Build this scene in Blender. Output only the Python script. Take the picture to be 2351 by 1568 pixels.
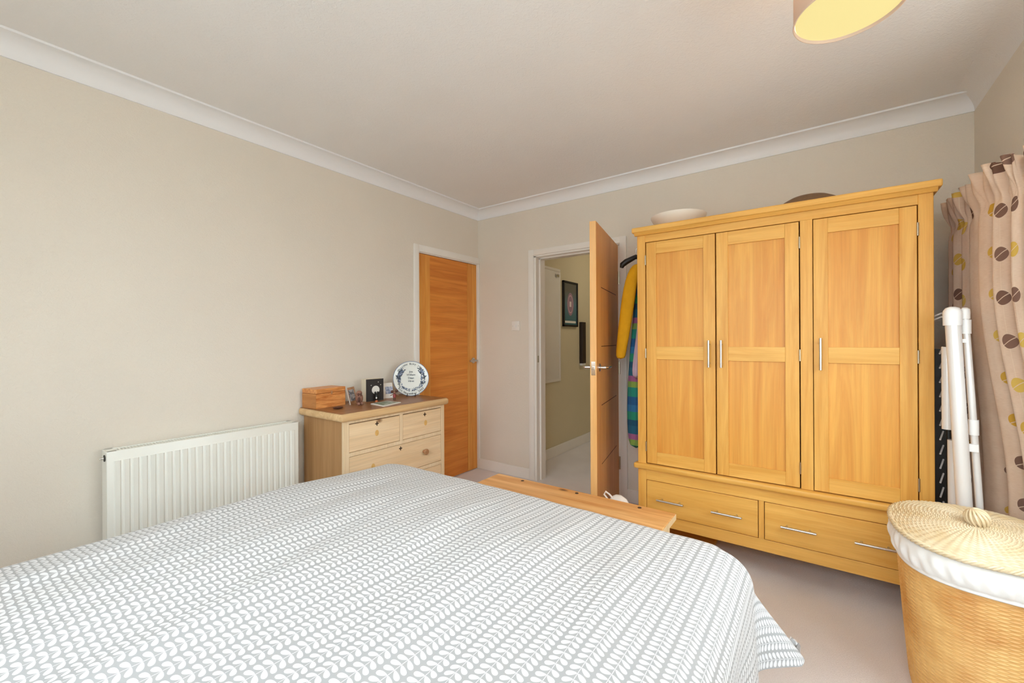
import bpy, bmesh, math, random
from mathutils import Vector, Matrix
random.seed(7)
PI = math.pi
scene = bpy.context.scene
for o in list(bpy.data.objects): bpy.data.objects.remove(o, do_unlink=True)
COL = scene.collection

# ------------------------------------------------------------------ camera
cam_data = bpy.data.cameras.new('camera')
cam = bpy.data.objects.new('camera', cam_data); COL.objects.link(cam)
YAW, ROLL, F = math.radians(35.798), math.radians(-0.2935), 972.18
fwd = Vector((-math.sin(YAW), math.cos(YAW), 0)); rt = Vector((math.cos(YAW), math.sin(YAW), 0)); up = Vector((0, 0, 1))
R2 = math.cos(ROLL)*rt + math.sin(ROLL)*up; U2 = -math.sin(ROLL)*rt + math.cos(ROLL)*up
m = Matrix((R2, U2, -fwd)).transposed().to_4x4(); m.translation = Vector((2.6941, -3.1738, 1.25))
cam.matrix_world = m
cam_data.sensor_width = 36; cam_data.sensor_fit = 'HORIZONTAL'; cam_data.lens = 36*F/2351
cam_data.shift_y = -3.21/2351; cam_data.clip_start = 0.02
scene.camera = cam

# ------------------------------------------------------------------ world and light
scene.view_settings.view_transform = 'Standard'; scene.view_settings.look = 'None'
scene.view_settings.gamma = 1; scene.view_settings.use_curve_mapping = False
scene.view_settings.exposure = 0.13
scene.cycles.max_bounces = 14; scene.cycles.diffuse_bounces = 10; scene.cycles.transparent_max_bounces = 12
wd = bpy.data.worlds.new('world'); scene.world = wd; wd.use_nodes = True
nt = wd.node_tree; bgn = nt.nodes['Background']
tc = nt.nodes.new('ShaderNodeTexCoord'); sp = nt.nodes.new('ShaderNodeSeparateXYZ'); rp = nt.nodes.new('ShaderNodeValToRGB')
mr = nt.nodes.new('ShaderNodeMapRange'); mr.inputs[1].default_value = -1; mr.inputs[2].default_value = 1
nt.links.new(tc.outputs['Generated'], sp.inputs[0]); nt.links.new(sp.outputs[2], mr.inputs[0]); nt.links.new(mr.outputs[0], rp.inputs[0])
rp.color_ramp.elements[0].position = .46; rp.color_ramp.elements[0].color = (.40, .42, .43, 1)
rp.color_ramp.elements[1].position = .54; rp.color_ramp.elements[1].color = (.78, .85, .92, 1)
e_ = rp.color_ramp.elements.new(.8); e_.color = (1.15, 1.25, 1.35, 1)
nt.links.new(rp.outputs[0], bgn.inputs[0]); bgn.inputs[1].default_value = 9.0

def area_portal(loc, rotz, w, h):
    l = bpy.data.lights.new('window_portal', 'AREA'); l.shape = 'RECTANGLE'; l.size = w; l.size_y = h
    l.cycles.is_portal = True
    o = bpy.data.objects.new('window_portal', l); COL.objects.link(o)
    # an area light shines along its local -Z; put -Z along the inward direction
    d = Vector((math.cos(rotz), math.sin(rotz), 0)); z = -d; x = Vector((0, 0, 1)).cross(z)
    mm = Matrix((x, Vector((0, 0, 1)), z)).transposed().to_4x4(); mm.translation = Vector(loc); o.matrix_world = mm
    return o
BAY = [(3.356, -.93), (3.68, -1.20), (3.68, -2.02), (3.356, -2.29)]
WZ0, WZ1 = 1.0, 2.02
REAR = (1.20, 3.25, .80, 2.30)      # unseen window behind the bed head, added to light wardrobe and back wall
area_portal(((REAR[0]+REAR[1])/2, -3.97, (REAR[2]+REAR[3])/2), math.pi/2, REAR[1]-REAR[0]-.1, REAR[3]-REAR[2]-.1)
for (a, b) in zip(BAY[:-1], BAY[1:]):
    a = Vector(a); b = Vector(b); mid = (a+b)/2; d = (b-a).normalized(); inn = Vector((d.y, -d.x))
    if inn.x > 0: inn = -inn
    area_portal((mid.x+inn.x*.03, mid.y+inn.y*.03, (WZ0+WZ1)/2), math.atan2(inn.y, inn.x), (b-a).length-.12, WZ1-WZ0-.1)

# ------------------------------------------------------------------ materials
def newmat(name):
    m = bpy.data.materials.new(name); m.use_nodes = True
    return m, m.node_tree, m.node_tree.nodes['Principled BSDF']
def rgb(h):
    c = [int(h[i:i+2], 16)/255 for i in (0, 2, 4)]
    return tuple(x/12.92 if x <= .04045 else ((x+.055)/1.055)**2.4 for x in c) + (1,)
def coords(nt, kind='Object', scale=(1, 1, 1), rot=(0, 0, 0)):
    t = nt.nodes.new('ShaderNodeTexCoord'); mp = nt.nodes.new('ShaderNodeMapping')
    mp.inputs['Scale'].default_value = scale; mp.inputs['Rotation'].default_value = rot
    nt.links.new(t.outputs[kind], mp.inputs[0]); return mp.outputs[0]
def noise(nt, vec, scale, detail=4, rough=.5, dist=0):
    n = nt.nodes.new('ShaderNodeTexNoise'); n.inputs['Scale'].default_value = scale
    n.inputs['Detail'].default_value = detail; n.inputs['Roughness'].default_value = rough; n.inputs['Distortion'].default_value = dist
    if vec is not None: nt.links.new(vec, n.inputs['Vector'])
    return n.outputs[0]
def ramp(nt, fac, stops):
    r = nt.nodes.new('ShaderNodeValToRGB'); e = r.color_ramp.elements
    while len(e) < len(stops): e.new(.5)
    for k, (p, c) in enumerate(stops): e[k].position = p; e[k].color = c
    nt.links.new(fac, r.inputs[0]); return r.outputs[0]
def bump(nt, bs, h, dist=.002, strength=.5):
    b = nt.nodes.new('ShaderNodeBump'); b.inputs['Strength'].default_value = strength; b.inputs['Distance'].default_value = dist
    nt.links.new(h, b.inputs['Height']); nt.links.new(b.outputs[0], bs.inputs['Normal'])
def mixc(nt, fac, a, b, typ='MIX'):
    n = nt.nodes.new('ShaderNodeMix'); n.data_type = 'RGBA'; n.blend_type = typ
    for s, v in ((0, fac), (6, a), (7, b)):
        if hasattr(v, 'links'): nt.links.new(v, n.inputs[s])
        else: n.inputs[s].default_value = v
    return n.outputs[2]
def plain(name, hexc, rough=.5, metal=0, spec=.5, var=0.0, vs=8, bmp=0, bs_=200):
    m, nt, bs = newmat(name); c = rgb(hexc)
    bs.inputs['Roughness'].default_value = rough; bs.inputs['Metallic'].default_value = metal
    bs.inputs['Specular IOR Level'].default_value = spec
    v = coords(nt)
    if var:
        n = noise(nt, v, vs, 3)
        d = tuple(x*(1-var) for x in c[:3])+(1,); e = tuple(min(1, x*(1+var)) for x in c[:3])+(1,)
        nt.links.new(ramp(nt, n, [(.3, d), (.7, e)]), bs.inputs['Base Color'])
    else: bs.inputs['Base Color'].default_value = c
    if bmp: bump(nt, bs, noise(nt, v, bs_, 3), bmp, .6)
    return m
def wood(name, light, dark, axis='z', scale=1.0, rough=.42, knots=None, streak=.5, spec=.4):
    m, nt, bs = newmat(name)
    st = {'x': (.9, 14, 14), 'y': (14, .9, 14), 'z': (14, 14, .9)}[axis]
    v = coords(nt, scale=tuple(s*scale for s in st))
    n1 = noise(nt, v, 1.6, 5, .62, .9)
    st2 = {'x': (3, 150, 150), 'y': (150, 3, 150), 'z': (150, 150, 3)}[axis]
    n2 = noise(nt, coords(nt, scale=tuple(s*scale for s in st2)), 1.6, 3, .6)
    L_, D_ = rgb(light), rgb(dark)
    c = ramp(nt, n1, [(.32, D_), (.5, tuple((a+b)/2 for a, b in zip(L_, D_))), (.66, L_)])
    g = ramp(nt, n2, [(.35, (1-.35*streak,)*3+(1,)), (.6, (1, 1, 1, 1))])
    c = mixc(nt, .55, c, g, 'MULTIPLY')
    if knots:
        vo = nt.nodes.new('ShaderNodeTexVoronoi'); vo.inputs['Scale'].default_value = 5.5
        nt.links.new(coords(nt, scale={'x': (.6, 1, 1), 'y': (1, .6, 1), 'z': (1, 1, .6)}[axis]), vo.inputs['Vector'])
        k = ramp(nt, vo.outputs['Distance'], [(.05, (1, 1, 1, 1)), (.11, (0, 0, 0, 1))])
        c = mixc(nt, k, c, rgb(knots))
    nt.links.new(c, bs.inputs['Base Color'])
    bs.inputs['Roughness'].default_value = rough; bs.inputs['Specular IOR Level'].default_value = spec
    bump(nt, bs, n2, .0006, .3)
    return m
M = {}
def wallpaper(name, hexc, dist, sc=90):
    m, nt, bs = newmat(name); v = coords(nt)
    c = rgb(hexc); n = noise(nt, v, 2.0, 2)
    nt.links.new(ramp(nt, n, [(.3, tuple(x*.97 for x in c[:3])+(1,)), (.7, c)]), bs.inputs['Base Color'])
    bs.inputs['Roughness'].default_value = .75; bs.inputs['Specular IOR Level'].default_value = .25
    bump(nt, bs, noise(nt, v, sc, 4, .6, 1.2), dist, .7)
    return m
M['wall'] = wallpaper('cream_wallpaper', 'E5DED2', .0035)
M['ceiling'] = wallpaper('ceiling_paper', 'EDECEB', .003, 60)
M['cove'] = plain('cove_white', 'EEEFF1', .5)
M['gloss'] = plain('white_gloss', 'EDEAE4', .28, var=.01)
M['chipped'] = None
M['landing_wall'] = wallpaper('landing_wallpaper', 'D9CFB0', .003)
M['radiator'] = plain('radiator_white', 'ECEDE6', .32)
M['rad_dark'] = plain('radiator_inside', 'A9A79A', .6)
M['oak_z'] = wood('oak_vertical', 'E3AD56', 'D0933D', 'z', streak=.35)
M['oak_x'] = wood('oak_horizontal', 'E5B25C', 'D49A42', 'x', streak=.35)
M['oakpanel'] = wood('oak_panel', 'DFA44B', 'CC8634', 'z', .7, streak=.4)
M['door_z'] = wood('door_oak_vertical', 'EAA952', 'D68A3A', 'z', .8)
M['door_y'] = wood('door_oak_horizontal', 'E6953F', 'CE782C', 'y', .8)
M['door_leaf'] = wood('open_door_oak', 'E2A458', 'D08C46', 'z', .8)
M['door_edge'] = wood('open_door_edge', 'EDBB7C', 'DFA660', 'z', .8)
M['pine'] = wood('stripped_pine', 'F3DAB4', 'E6C79C', 'y', .7, .55, knots='8A5E3A')
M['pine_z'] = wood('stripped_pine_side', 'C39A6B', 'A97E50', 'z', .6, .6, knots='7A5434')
M['pine_frame'] = wood('stripped_pine_frame', 'F1DBB8', 'E6CBA2', 'z', .8, .55)
M['pine_top'] = wood('chest_top_wood', 'A8754A', '8A5B36', 'y', .8, .35)
M['pine_edge'] = wood('chest_edge_wood', 'E6C594', 'CFA878', 'y', .8, .5, knots='7A5434')
M['knobwood'] = wood('knob_wood', 'C2926A', 'A0714A', 'x', 2, .4)
M['scar'] = plain('knob_scar', 'DDB068', .55, var=.12, vs=60)
M['keyhole'] = plain('keyhole_dark', '3A2516', .7)
M['gap'] = plain('shadow_gap', '2A1B10', .9)
M['boxwood'] = wood('box_pine', 'EDAA66', 'B9642A', 'y', 1.9, .4, streak=.6)
M['boxside'] = wood('box_pine_side', 'C98A4C', 'B07038', 'x', 1, .45)
M['trunk'] = wood('trunk_wood', 'EFBE80', 'C98544', 'x', .6, .38, knots='6E4322')
M['trunk_end'] = wood('trunk_end_wood', 'EDD6AC', 'DFC292', 'z', .8, .5)
M['steel'] = plain('brushed_steel', 'C9C6C0', .28, 1)
M['chrome'] = plain('chrome', 'D8D6D2', .12, 1)
M['black'] = plain('black_plastic', '14120F', .45)
M['brass'] = plain('hinge_metal', 'B9AE98', .35, 1)
M['white'] = plain('white_plastic', 'EFEFEF', .35)
M['alu'] = plain('white_tube', 'E6E4E2', .25, .15)
M['ivory'] = plain('ivory_card', 'E4DCC6', .6)
M['cardblack'] = plain('black_card', '2E2B2B', .5)
M['offwhite'] = plain('offwhite_paint', 'E8E6DF', .5)
M['ink'] = plain('blue_black_ink', '39424F', .5)
M['inkblue'] = plain('blue_glaze', '6F7F9C', .4)
M['glaze'] = plain('white_glaze', 'E2E5E0', .15)
M['clay'] = plain('brown_clay', '8A6150', .6, var=.15, vs=40)
M['claydark'] = plain('dark_brown_clay', '5C3A2E', .6, var=.1, vs=40)
M['red'] = plain('red_paint', '8E3A3A', .5)
M['orange'] = plain('orange_paint', 'D0703A', .5)
M['liner'] = plain('white_cotton', 'EDEBE8', .85, spec=.15, var=.02, bmp=.0006, bs_=900)
M['bagcloth'] = plain('bag_canvas', 'E6DDD6', .8, var=.04)
M['yellow'] = plain('yellow_cloth', 'E0A81C', .8, spec=.2, var=.08, vs=12)
M['lilac'] = plain('lilac_cloth', 'B9A9BC', .85, spec=.2, var=.08, vs=12)
M['darkcloth'] = plain('dark_cloth', '1E1C22', .9, spec=.1)
M['creamceramic'] = plain('cream_ceramic', 'F1EDE4', .3)
M['brownbowl'] = plain('brown_felt', '7A5C40', .8, var=.1, vs=50)
M['mattress'] = plain('mattress_white', 'E9E7E2', .8)
M['pole_dark'] = plain('dark_wood', '2A1A12', .45)
M['rope'] = None

def carpet():
    m, nt, bs = newmat('carpet_loop'); v = coords(nt)
    n = noise(nt, v, 260, 3, .7); n3 = noise(nt, v, 3, 2)
    c = ramp(nt, n, [(.25, rgb('D9D3D4')), (.6, rgb('F2EFF1'))])
    c = mixc(nt, .35, c, ramp(nt, n3, [(.35, rgb('DEDADB')), (.65, rgb('F0EEEF'))]))
    nt.links.new(c, bs.inputs['Base Color']); bs.inputs['Roughness'].default_value = .95; bs.inputs['Specular IOR Level'].default_value = .1
    bump(nt, bs, n, .004, .8); return m
M['carpet'] = carpet()
def wicker(name, l, d, sc=1):
    m, nt, bs = newmat(name); v = coords(nt)
    n = noise(nt, v, 7*sc, 2, .5); n2 = noise(nt, coords(nt, scale=(1, 1, 6)), 30, 2)
    c = ramp(nt, n, [(.3, rgb(d)), (.6, rgb(l))])
    c = mixc(nt, .3, c, ramp(nt, n2, [(.3, rgb(d)), (.7, rgb(l))]))
    nt.links.new(c, bs.inputs['Base Color']); bs.inputs['Roughness'].default_value = .42; bs.inputs['Specular IOR Level'].default_value = .4
    return m
M['wicker'] = wicker('wicker_body', 'EBC07C', 'C68844')
M['wicker_lid_lit'] = wicker('wicker_lid_lit', 'E2D4B8', 'CAB288')  # paler copy of the body wicker: window light put into the lid colour

class X:
    """little expression wrapper over math nodes"""
    def __init__(s, nt, out): s.nt, s.o = nt, out
    def _b(s, op, a, b=None):
        n = s.nt.nodes.new('ShaderNodeMath'); n.operation = op
        for i, v in enumerate((a, b)):
            if v is None: continue
            if isinstance(v, X): s.nt.links.new(v.o, n.inputs[i])
            else: n.inputs[i].default_value = v
        return X(s.nt, n.outputs[0])
    def __add__(s, o): return s._b('ADD', s, o)
    def __radd__(s, o): return s._b('ADD', o, s)
    def __sub__(s, o): return s._b('SUBTRACT', s, o)
    def __rsub__(s, o): return s._b('SUBTRACT', o, s)
    def __mul__(s, o): return s._b('MULTIPLY', s, o)
    __rmul__ = __mul__
    def __truediv__(s, o): return s._b('DIVIDE', s, o)
    def lt(s, o): return s._b('LESS_THAN', s, o)
    def gt(s, o): return s._b('GREATER_THAN', s, o)
    def mx(s, o): return s._b('MAXIMUM', s, o)
    def fl(s): return s._b('FLOOR', s)
    def fr(s): return s._b('FRACT', s)
    def ab(s): return s._b('ABSOLUTE', s)
def uvx(nt):
    t = nt.nodes.new('ShaderNodeTexCoord'); s = nt.nodes.new('ShaderNodeSeparateXYZ')
    nt.links.new(t.outputs['UV'], s.inputs[0]); return X(nt, s.outputs[0]), X(nt, s.outputs[1])

def leafprint():
    """white stems of paired leaves on grey cotton; UV is in metres of cloth"""
    m, nt, bs = newmat('leaf_print_cotton'); u, v = uvx(nt)
    SX, SY = .047, .0165
    a = ((u/SX).fr()-.5).ab()*SX
    vv = (v/SY).fr()*SY
    ca, sa, Ln, W = math.cos(math.radians(28)), math.sin(math.radians(28)), .0225, .0058
    mask = a.lt(.0006)
    for k in (0, 1, 2):
        b = (SY*k) - vv if k else vv*-1.0        # distance below the node
        p = a*ca + b*sa; q = b*ca - a*sa
        pn = (p-.53*Ln)/(.47*Ln); qn = q/((p/Ln)*(.75*W) + .52*W)
        mask = mask.mx((pn*pn+qn*qn).lt(1.0))
    w = noise(nt, coords(nt), 300, 2)
    c = mixc(nt, mask.o, rgb('A8A9AB'), rgb('DEDFE1'))
    nt.links.new(c, bs.inputs['Base Color'])
    bs.inputs['Roughness'].default_value = .85; bs.inputs['Specular IOR Level'].default_value = .15
    bs.inputs['Sheen Weight'].default_value = .1
    bump(nt, bs, w, .0008, .25); return m
M['leafprint'] = leafprint()

def curtaincloth():
    m, nt, bs = newmat('curtain_cloth'); u, v = uvx(nt)
    SX, SY, Rr = .17, .16, .034
    col = (u/SX).fl()
    wn = nt.nodes.new('ShaderNodeTexWhiteNoise'); wn.noise_dimensions = '1D'; nt.links.new(col.o, wn.inputs['W'])
    off = X(nt, wn.outputs[0])
    vs = v/SY + off*3.0
    cu = ((u/SX).fr()-.5)*SX + 0.0; cv = (vs.fr()-.5)*SY
    wn2 = nt.nodes.new('ShaderNodeTexWhiteNoise'); wn2.noise_dimensions = '1D'
    idx = vs.fl()*7.31 + col*3.17; nt.links.new(idx.o, wn2.inputs['W']); pick = X(nt, wn2.outputs[0])
    disc = ((cu*cu)/(Rr*Rr) + (cv*cv)/(Rr*Rr*.62)).lt(1.0)
    rib = (cu*.5-cv).ab().lt(.0016)
    stem = cu.ab().lt(.0009)
    base = ramp(nt, noise(nt, coords(nt, 'UV', (1, 1, 1)), 9, 3), [(.3, rgb('E2C6AE')), (.7, rgb('EED8C4'))])
    hi = nt.nodes.new('ShaderNodeTexNoise'); hi.inputs['Scale'].default_value = 1
    nt.links.new(coords(nt, 'UV', (40, 700, 1)), hi.inputs['Vector'])
    base = mixc(nt, .25, base, ramp(nt, hi.outputs[0], [(.35, rgb('B89878')), (.65, rgb('E0CBB4'))]))
    dc = ramp(nt, pick.o, [(.0, rgb('6E4F42')), (.54, rgb('8A6A5C')), (.55, rgb('D0A03A')), (.9, rgb('DCBC62'))])
    c = mixc(nt, (disc-rib*disc).mx(0.0).o, base, dc)
    c = mixc(nt, (stem*(1.0-disc)*.5).o, c, rgb('F4E6D0'))
    nt.links.new(c, bs.inputs['Base Color']); bs.inputs['Roughness'].default_value = .8; bs.inputs['Specular IOR Level'].default_value = .2
    tr = nt.nodes.new('ShaderNodeBsdfTranslucent'); nt.links.new(c, tr.inputs[0])
    mx = nt.nodes.new('ShaderNodeMixShader'); mx.inputs[0].default_value = .22
    out = nt.nodes['Material Output']; nt.links.new(bs.outputs[0], mx.inputs[1]); nt.links.new(tr.outputs[0], mx.inputs[2]); nt.links.new(mx.outputs[0], out.inputs[0])
    return m
M['curtain'] = curtaincloth()
def tartan():
    m, nt, bs = newmat('checked_cloth'); t = nt.nodes.new('ShaderNodeTexCoord'); s = nt.nodes.new('ShaderNodeSeparateXYZ')
    nt.links.new(t.outputs['Object'], s.inputs[0]); z = X(nt, s.outputs[2])
    f = (z/.40 + 10.0).fr()
    c = ramp(nt, f.o, [(0, rgb('1D5A8C')), (.14, rgb('1F8A78')), (.30, rgb('7FA24A')), (.40, rgb('9A5C88')), (.50, rgb('1C5F7A')), (.64, rgb('15506E')), (.74, rgb('1F8A6C')), (.88, rgb('2B6FA0'))])
    nt.nodes[-1].color_ramp.interpolation = 'CONSTANT'
    for n in nt.nodes:
        if n.type == 'VALTORGB': n.color_ramp.interpolation = 'CONSTANT'
    x = X(nt, s.outputs[0]); y = X(nt, s.outputs[1])
    g = ((x+y)/.045).fr().lt(.45)
    c = mixc(nt, (g*.25).o, c, (.02, .04, .07, 1))
    nt.links.new(c, bs.inputs['Base Color']); bs.inputs['Roughness'].default_value = .85; return m
M['tartan'] = tartan()
def photo(name, cols, sc=30):
    m, nt, bs = newmat(name); n = noise(nt, coords(nt), sc, 2, .5, .4)
    st = [(.3+.4*i/(len(cols)-1), rgb(c)) for i, c in enumerate(cols)]
    nt.links.new(ramp(nt, n, st), bs.inputs['Base Color']); bs.inputs['Roughness'].default_value = .3; return m
M['photo_a'] = photo('photo_print_dark', ['3A2E2A', '6A6E7A', 'C9C4C8', '4A6A80'], 45)
M['photo_b'] = photo('photo_print_blue', ['5B6A8A', '9AA8C2', 'D8DCE6'], 45)
M['photo_c'] = photo('photo_print_green', ['3E4A3A', '8A9A7E', 'C9CFBE'], 40)
def emis(name, c, s):
    m = bpy.data.materials.new(name); m.use_nodes = True; nt = m.node_tree; bs = nt.nodes['Principled BSDF']
    bs.inputs['Base Color'].default_value = tuple(q*.3 for q in c[:3])+(1,); bs.inputs['Emission Color'].default_value = c; bs.inputs['Emission Strength'].default_value = s; return m
M['shade_out'] = plain('shade_fabric', 'D9BFAA', .8)
_nt = M['shade_out'].node_tree; _t = _nt.nodes.new('ShaderNodeBsdfTranslucent'); _t.inputs[0].default_value = (.8, .6, .42, 1)
_m = _nt.nodes.new('ShaderNodeMixShader'); _m.inputs[0].default_value = .05
_nt.links.new(_nt.nodes['Principled BSDF'].outputs[0], _m.inputs[1]); _nt.links.new(_t.outputs[0], _m.inputs[2]); _nt.links.new(_m.outputs[0], _nt.nodes['Material Output'].inputs[0])
M['shade_in'] = plain('shade_lining', 'F2E6A0', .7)
M['diffuser'] = emis('lamp_diffuser', (.90, .78, .34, 1), .70)
M['bulb'] = emis('bulb_glow', (1.0, .88, .70, 1), 26)
def glassm():
    m = bpy.data.materials.new('window_glass'); m.use_nodes = True; nt = m.node_tree; nt.nodes.clear()
    o = nt.nodes.new('ShaderNodeOutputMaterial'); t = nt.nodes.new('ShaderNodeBsdfTransparent'); g = nt.nodes.new('ShaderNodeBsdfGlossy')
    g.inputs['Roughness'].default_value = .01; t.inputs[0].default_value = (.96, .98, .97, 1)
    mx = nt.nodes.new('ShaderNodeMixShader'); mx.inputs[0].default_value = .05
    nt.links.new(t.outputs[0], mx.inputs[1]); nt.links.new(g.outputs[0], mx.inputs[2]); nt.links.new(mx.outputs[0], o.inputs[0]); return m
M['glass'] = glassm()
def poster():
    m, nt, bs = newmat('poster_print'); t = nt.nodes.new('ShaderNodeTexCoord'); s = nt.nodes.new('ShaderNodeSeparateXYZ')
    nt.links.new(t.outputs['Object'], s.inputs[0]); z = X(nt, s.outputs[2]); y = X(nt, s.outputs[1])
    c = ramp(nt, (z/.5+.5).o, [(.1, rgb('3E6E78')), (.5, rgb('5E7F8C')), (.8, rgb('6A6A62'))])
    r2 = ((y*y)/(.075*.075) + ((z+.0)*(z+.0))/(.13*.13))
    c = mixc(nt, r2.lt(1).o, c, rgb('9A7F92')); c = mixc(nt, (r2.lt(.62)*r2.gt(.5)).o, c, rgb('D8B4BC'))
    c = mixc(nt, (y.ab().lt(.022)*z.ab().lt(.03)).o, c, rgb('E2D6DA'))
    nt.links.new(c, bs.inputs['Base Color']); bs.inputs['Roughness'].default_value = .25; return m
M['poster'] = poster()

# ------------------------------------------------------------------ mesh helpers
def V(*a): return Vector(a)
class MB:
    def __init__(s): s.bm = bmesh.new(); s.uv = None
    def box(s, x0, x1, y0, y1, z0, z1, bev=0, seg=2, mat=None):
        x0, x1 = min(x0, x1), max(x0, x1); y0, y1 = min(y0, y1), max(y0, y1); z0, z1 = min(z0, z1), max(z0, z1)
        vs = [s.bm.verts.new(p) for p in ((x0,y0,z0),(x1,y0,z0),(x1,y1,z0),(x0,y1,z0),(x0,y0,z1),(x1,y0,z1),(x1,y1,z1),(x0,y1,z1))]
        fs = [s.bm.faces.new([vs[i] for i in q]) for q in ((0,3,2,1),(4,5,6,7),(0,1,5,4),(1,2,6,5),(2,3,7,6),(3,0,4,7))]
        if bev:
            es = list({e for f in fs for e in f.edges})
            r = bmesh.ops.bevel(s.bm, geom=es, offset=bev, segments=seg, affect='EDGES', profile=.5)
            vs = list({v for v in vs if v.is_valid} | {v for f in r['faces'] for v in f.verts})
        if mat is not None: bmesh.ops.transform(s.bm, matrix=mat, verts=vs)
        return s
    def prism(s, pts, h0, h1, mat=None, axis='z'):
        """polygon pts (a,b) extruded between h0 and h1 along axis"""
        f = {'z': lambda a, b, h: (a, b, h), 'x': lambda a, b, h: (h, a, b), 'y': lambda a, b, h: (a, h, b)}[axis]
        lo = [s.bm.verts.new(f(a, b, h0)) for a, b in pts]; hi = [s.bm.verts.new(f(a, b, h1)) for a, b in pts]
        n = len(pts)
        for i in range(n): s.bm.faces.new((lo[i], lo[(i+1) % n], hi[(i+1) % n], hi[i]))
        s.bm.faces.new(list(reversed(lo))); s.bm.faces.new(hi)
        if mat is not None: bmesh.ops.transform(s.bm, matrix=mat, verts=lo+hi)
        return s
    def tube(s, pts, r, n=12, cap=True, closed=False):
        pts = [Vector(p) for p in pts]; rs = r if isinstance(r, (list, tuple)) else [r]*len(pts)
        rings = []; prev = None; N = len(pts)
        for i, p in enumerate(pts):
            if closed: t = (pts[(i+1) % N]-pts[i-1]).normalized()
            else: t = (pts[min(i+1, N-1)]-pts[max(i-1, 0)]).normalized()
            if prev is None:
                a = Vector((0, 0, 1)) if abs(t.z) < .9 else Vector((1, 0, 0))
                u = t.cross(a).normalized()
            else:
                u = (prev - t*prev.dot(t)).normalized()
            prev = u; w = t.cross(u)
            rings.append([s.bm.verts.new(p+(u*math.cos(2*PI*k/n)+w*math.sin(2*PI*k/n))*rs[i]) for k in range(n)])
        for i in range(N if closed else N-1):
            A, B = rings[i], rings[(i+1) % N]
            for k in range(n): s.bm.faces.new((A[k], A[(k+1) % n], B[(k+1) % n], B[k]))
        if cap and not closed: s.bm.faces.new(list(reversed(rings[0]))); s.bm.faces.new(rings[-1])
        return s
    def lathe(s, prof, n=32, mat=None, cap0=True, cap1=True, sx=1, sy=1):
        """profile [(r,z)...] about z"""
        rings = []; allv = []
        for r, z in prof:
            ring = [s.bm.verts.new((r*math.cos(2*PI*k/n)*sx, r*math.sin(2*PI*k/n)*sy, z)) for k in range(n)]
            rings.append(ring); allv += ring
        for A, B in zip(rings[:-1], rings[1:]):
            for k in range(n): s.bm.faces.new((A[k], A[(k+1) % n], B[(k+1) % n], B[k]))
        if cap0: s.bm.faces.new(list(reversed(rings[0])))
        if cap1: s.bm.faces.new(rings[-1])
        if mat is not None: bmesh.ops.transform(s.bm, matrix=mat, verts=allv)
        return s
    def ell(s, c, r, mat=None, n=20):
        mm = Matrix.Translation(c) @ (mat or Matrix.Identity(4)) @ Matrix.Diagonal((r[0], r[1], r[2], 1))
        bmesh.ops.create_uvsphere(s.bm, u_segments=n, v_segments=max(8, n//2), radius=1, matrix=mm); return s
    def loft(s, secs, n=28, fold=0, k=7, cap=True):
        """sections (cx,cy,z,rx,ry,phase)"""
        rings = []
        for cx, cy, z, rx, ry in secs:
            ring = []
            for i in range(n):
                a = 2*PI*i/n; q = 1+fold*math.sin(k*a+z*2)
                ring.append(s.bm.verts.new((cx+rx*q*math.cos(a), cy+ry*q*math.sin(a), z)))
            rings.append(ring)
        for A, B in zip(rings[:-1], rings[1:]):
            for i in range(n): s.bm.faces.new((A[i], A[(i+1) % n], B[(i+1) % n], B[i]))
        if cap: s.bm.faces.new(list(reversed(rings[0]))); s.bm.faces.new(rings[-1])
        return s
    def grid(s, P_, uv=None, closed_u=False):
        """P_[i][j] points"""
        g = [[s.bm.verts.new(p) for p in row] for row in P_]
        lay = s.bm.loops.layers.uv.verify() if uv else None
        ni, nj = len(g), len(g[0])
        for i in range(ni-1):
            for j in range(nj if closed_u else nj-1):
                idx = ((i, j), (i, (j+1) % nj), (i+1, (j+1) % nj), (i+1, j))
                f = s.bm.faces.new([g[a][b] for a, b in idx])
                if uv:
                    for l, (a, b) in zip(f.loops, idx): l[lay].uv = uv[a][b]
        return s
    def build(s, name, mat, parent=None, smooth=False, label=None, angle=35, fixn=True):
        if fixn: bmesh.ops.recalc_face_normals(s.bm, faces=s.bm.faces)
        me = bpy.data.meshes.new(name); s.bm.to_mesh(me); s.bm.free()
        me.materials.append(M[mat] if isinstance(mat, str) else mat)
        if smooth:
            me.polygons.foreach_set('use_smooth', [True]*len(me.polygons))
            if angle < 180: me.set_sharp_from_angle(angle=math.radians(angle))
        o = bpy.data.objects.new(name, me); COL.objects.link(o)
        if parent is not None:
            o.parent = parent; p = parent; off = Vector((0, 0, 0))
            while p is not None: off += p.location; p = p.parent
            o.location = -off
        if label: o['label'] = label
        return o
def thing(name, label, cat, loc=(0, 0, 0), group=None):
    o = bpy.data.objects.new(name, None); COL.objects.link(o); o.location = loc
    o.empty_display_size = .1; o['label'] = label; o['category'] = cat
    if group: o['group'] = group
    return o
def tag(o, label, cat, group=None):
    o['label'] = label; o['category'] = cat
    if group: o['group'] = group
    return o
def struct(o): o['kind'] = 'structure'; return o

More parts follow.
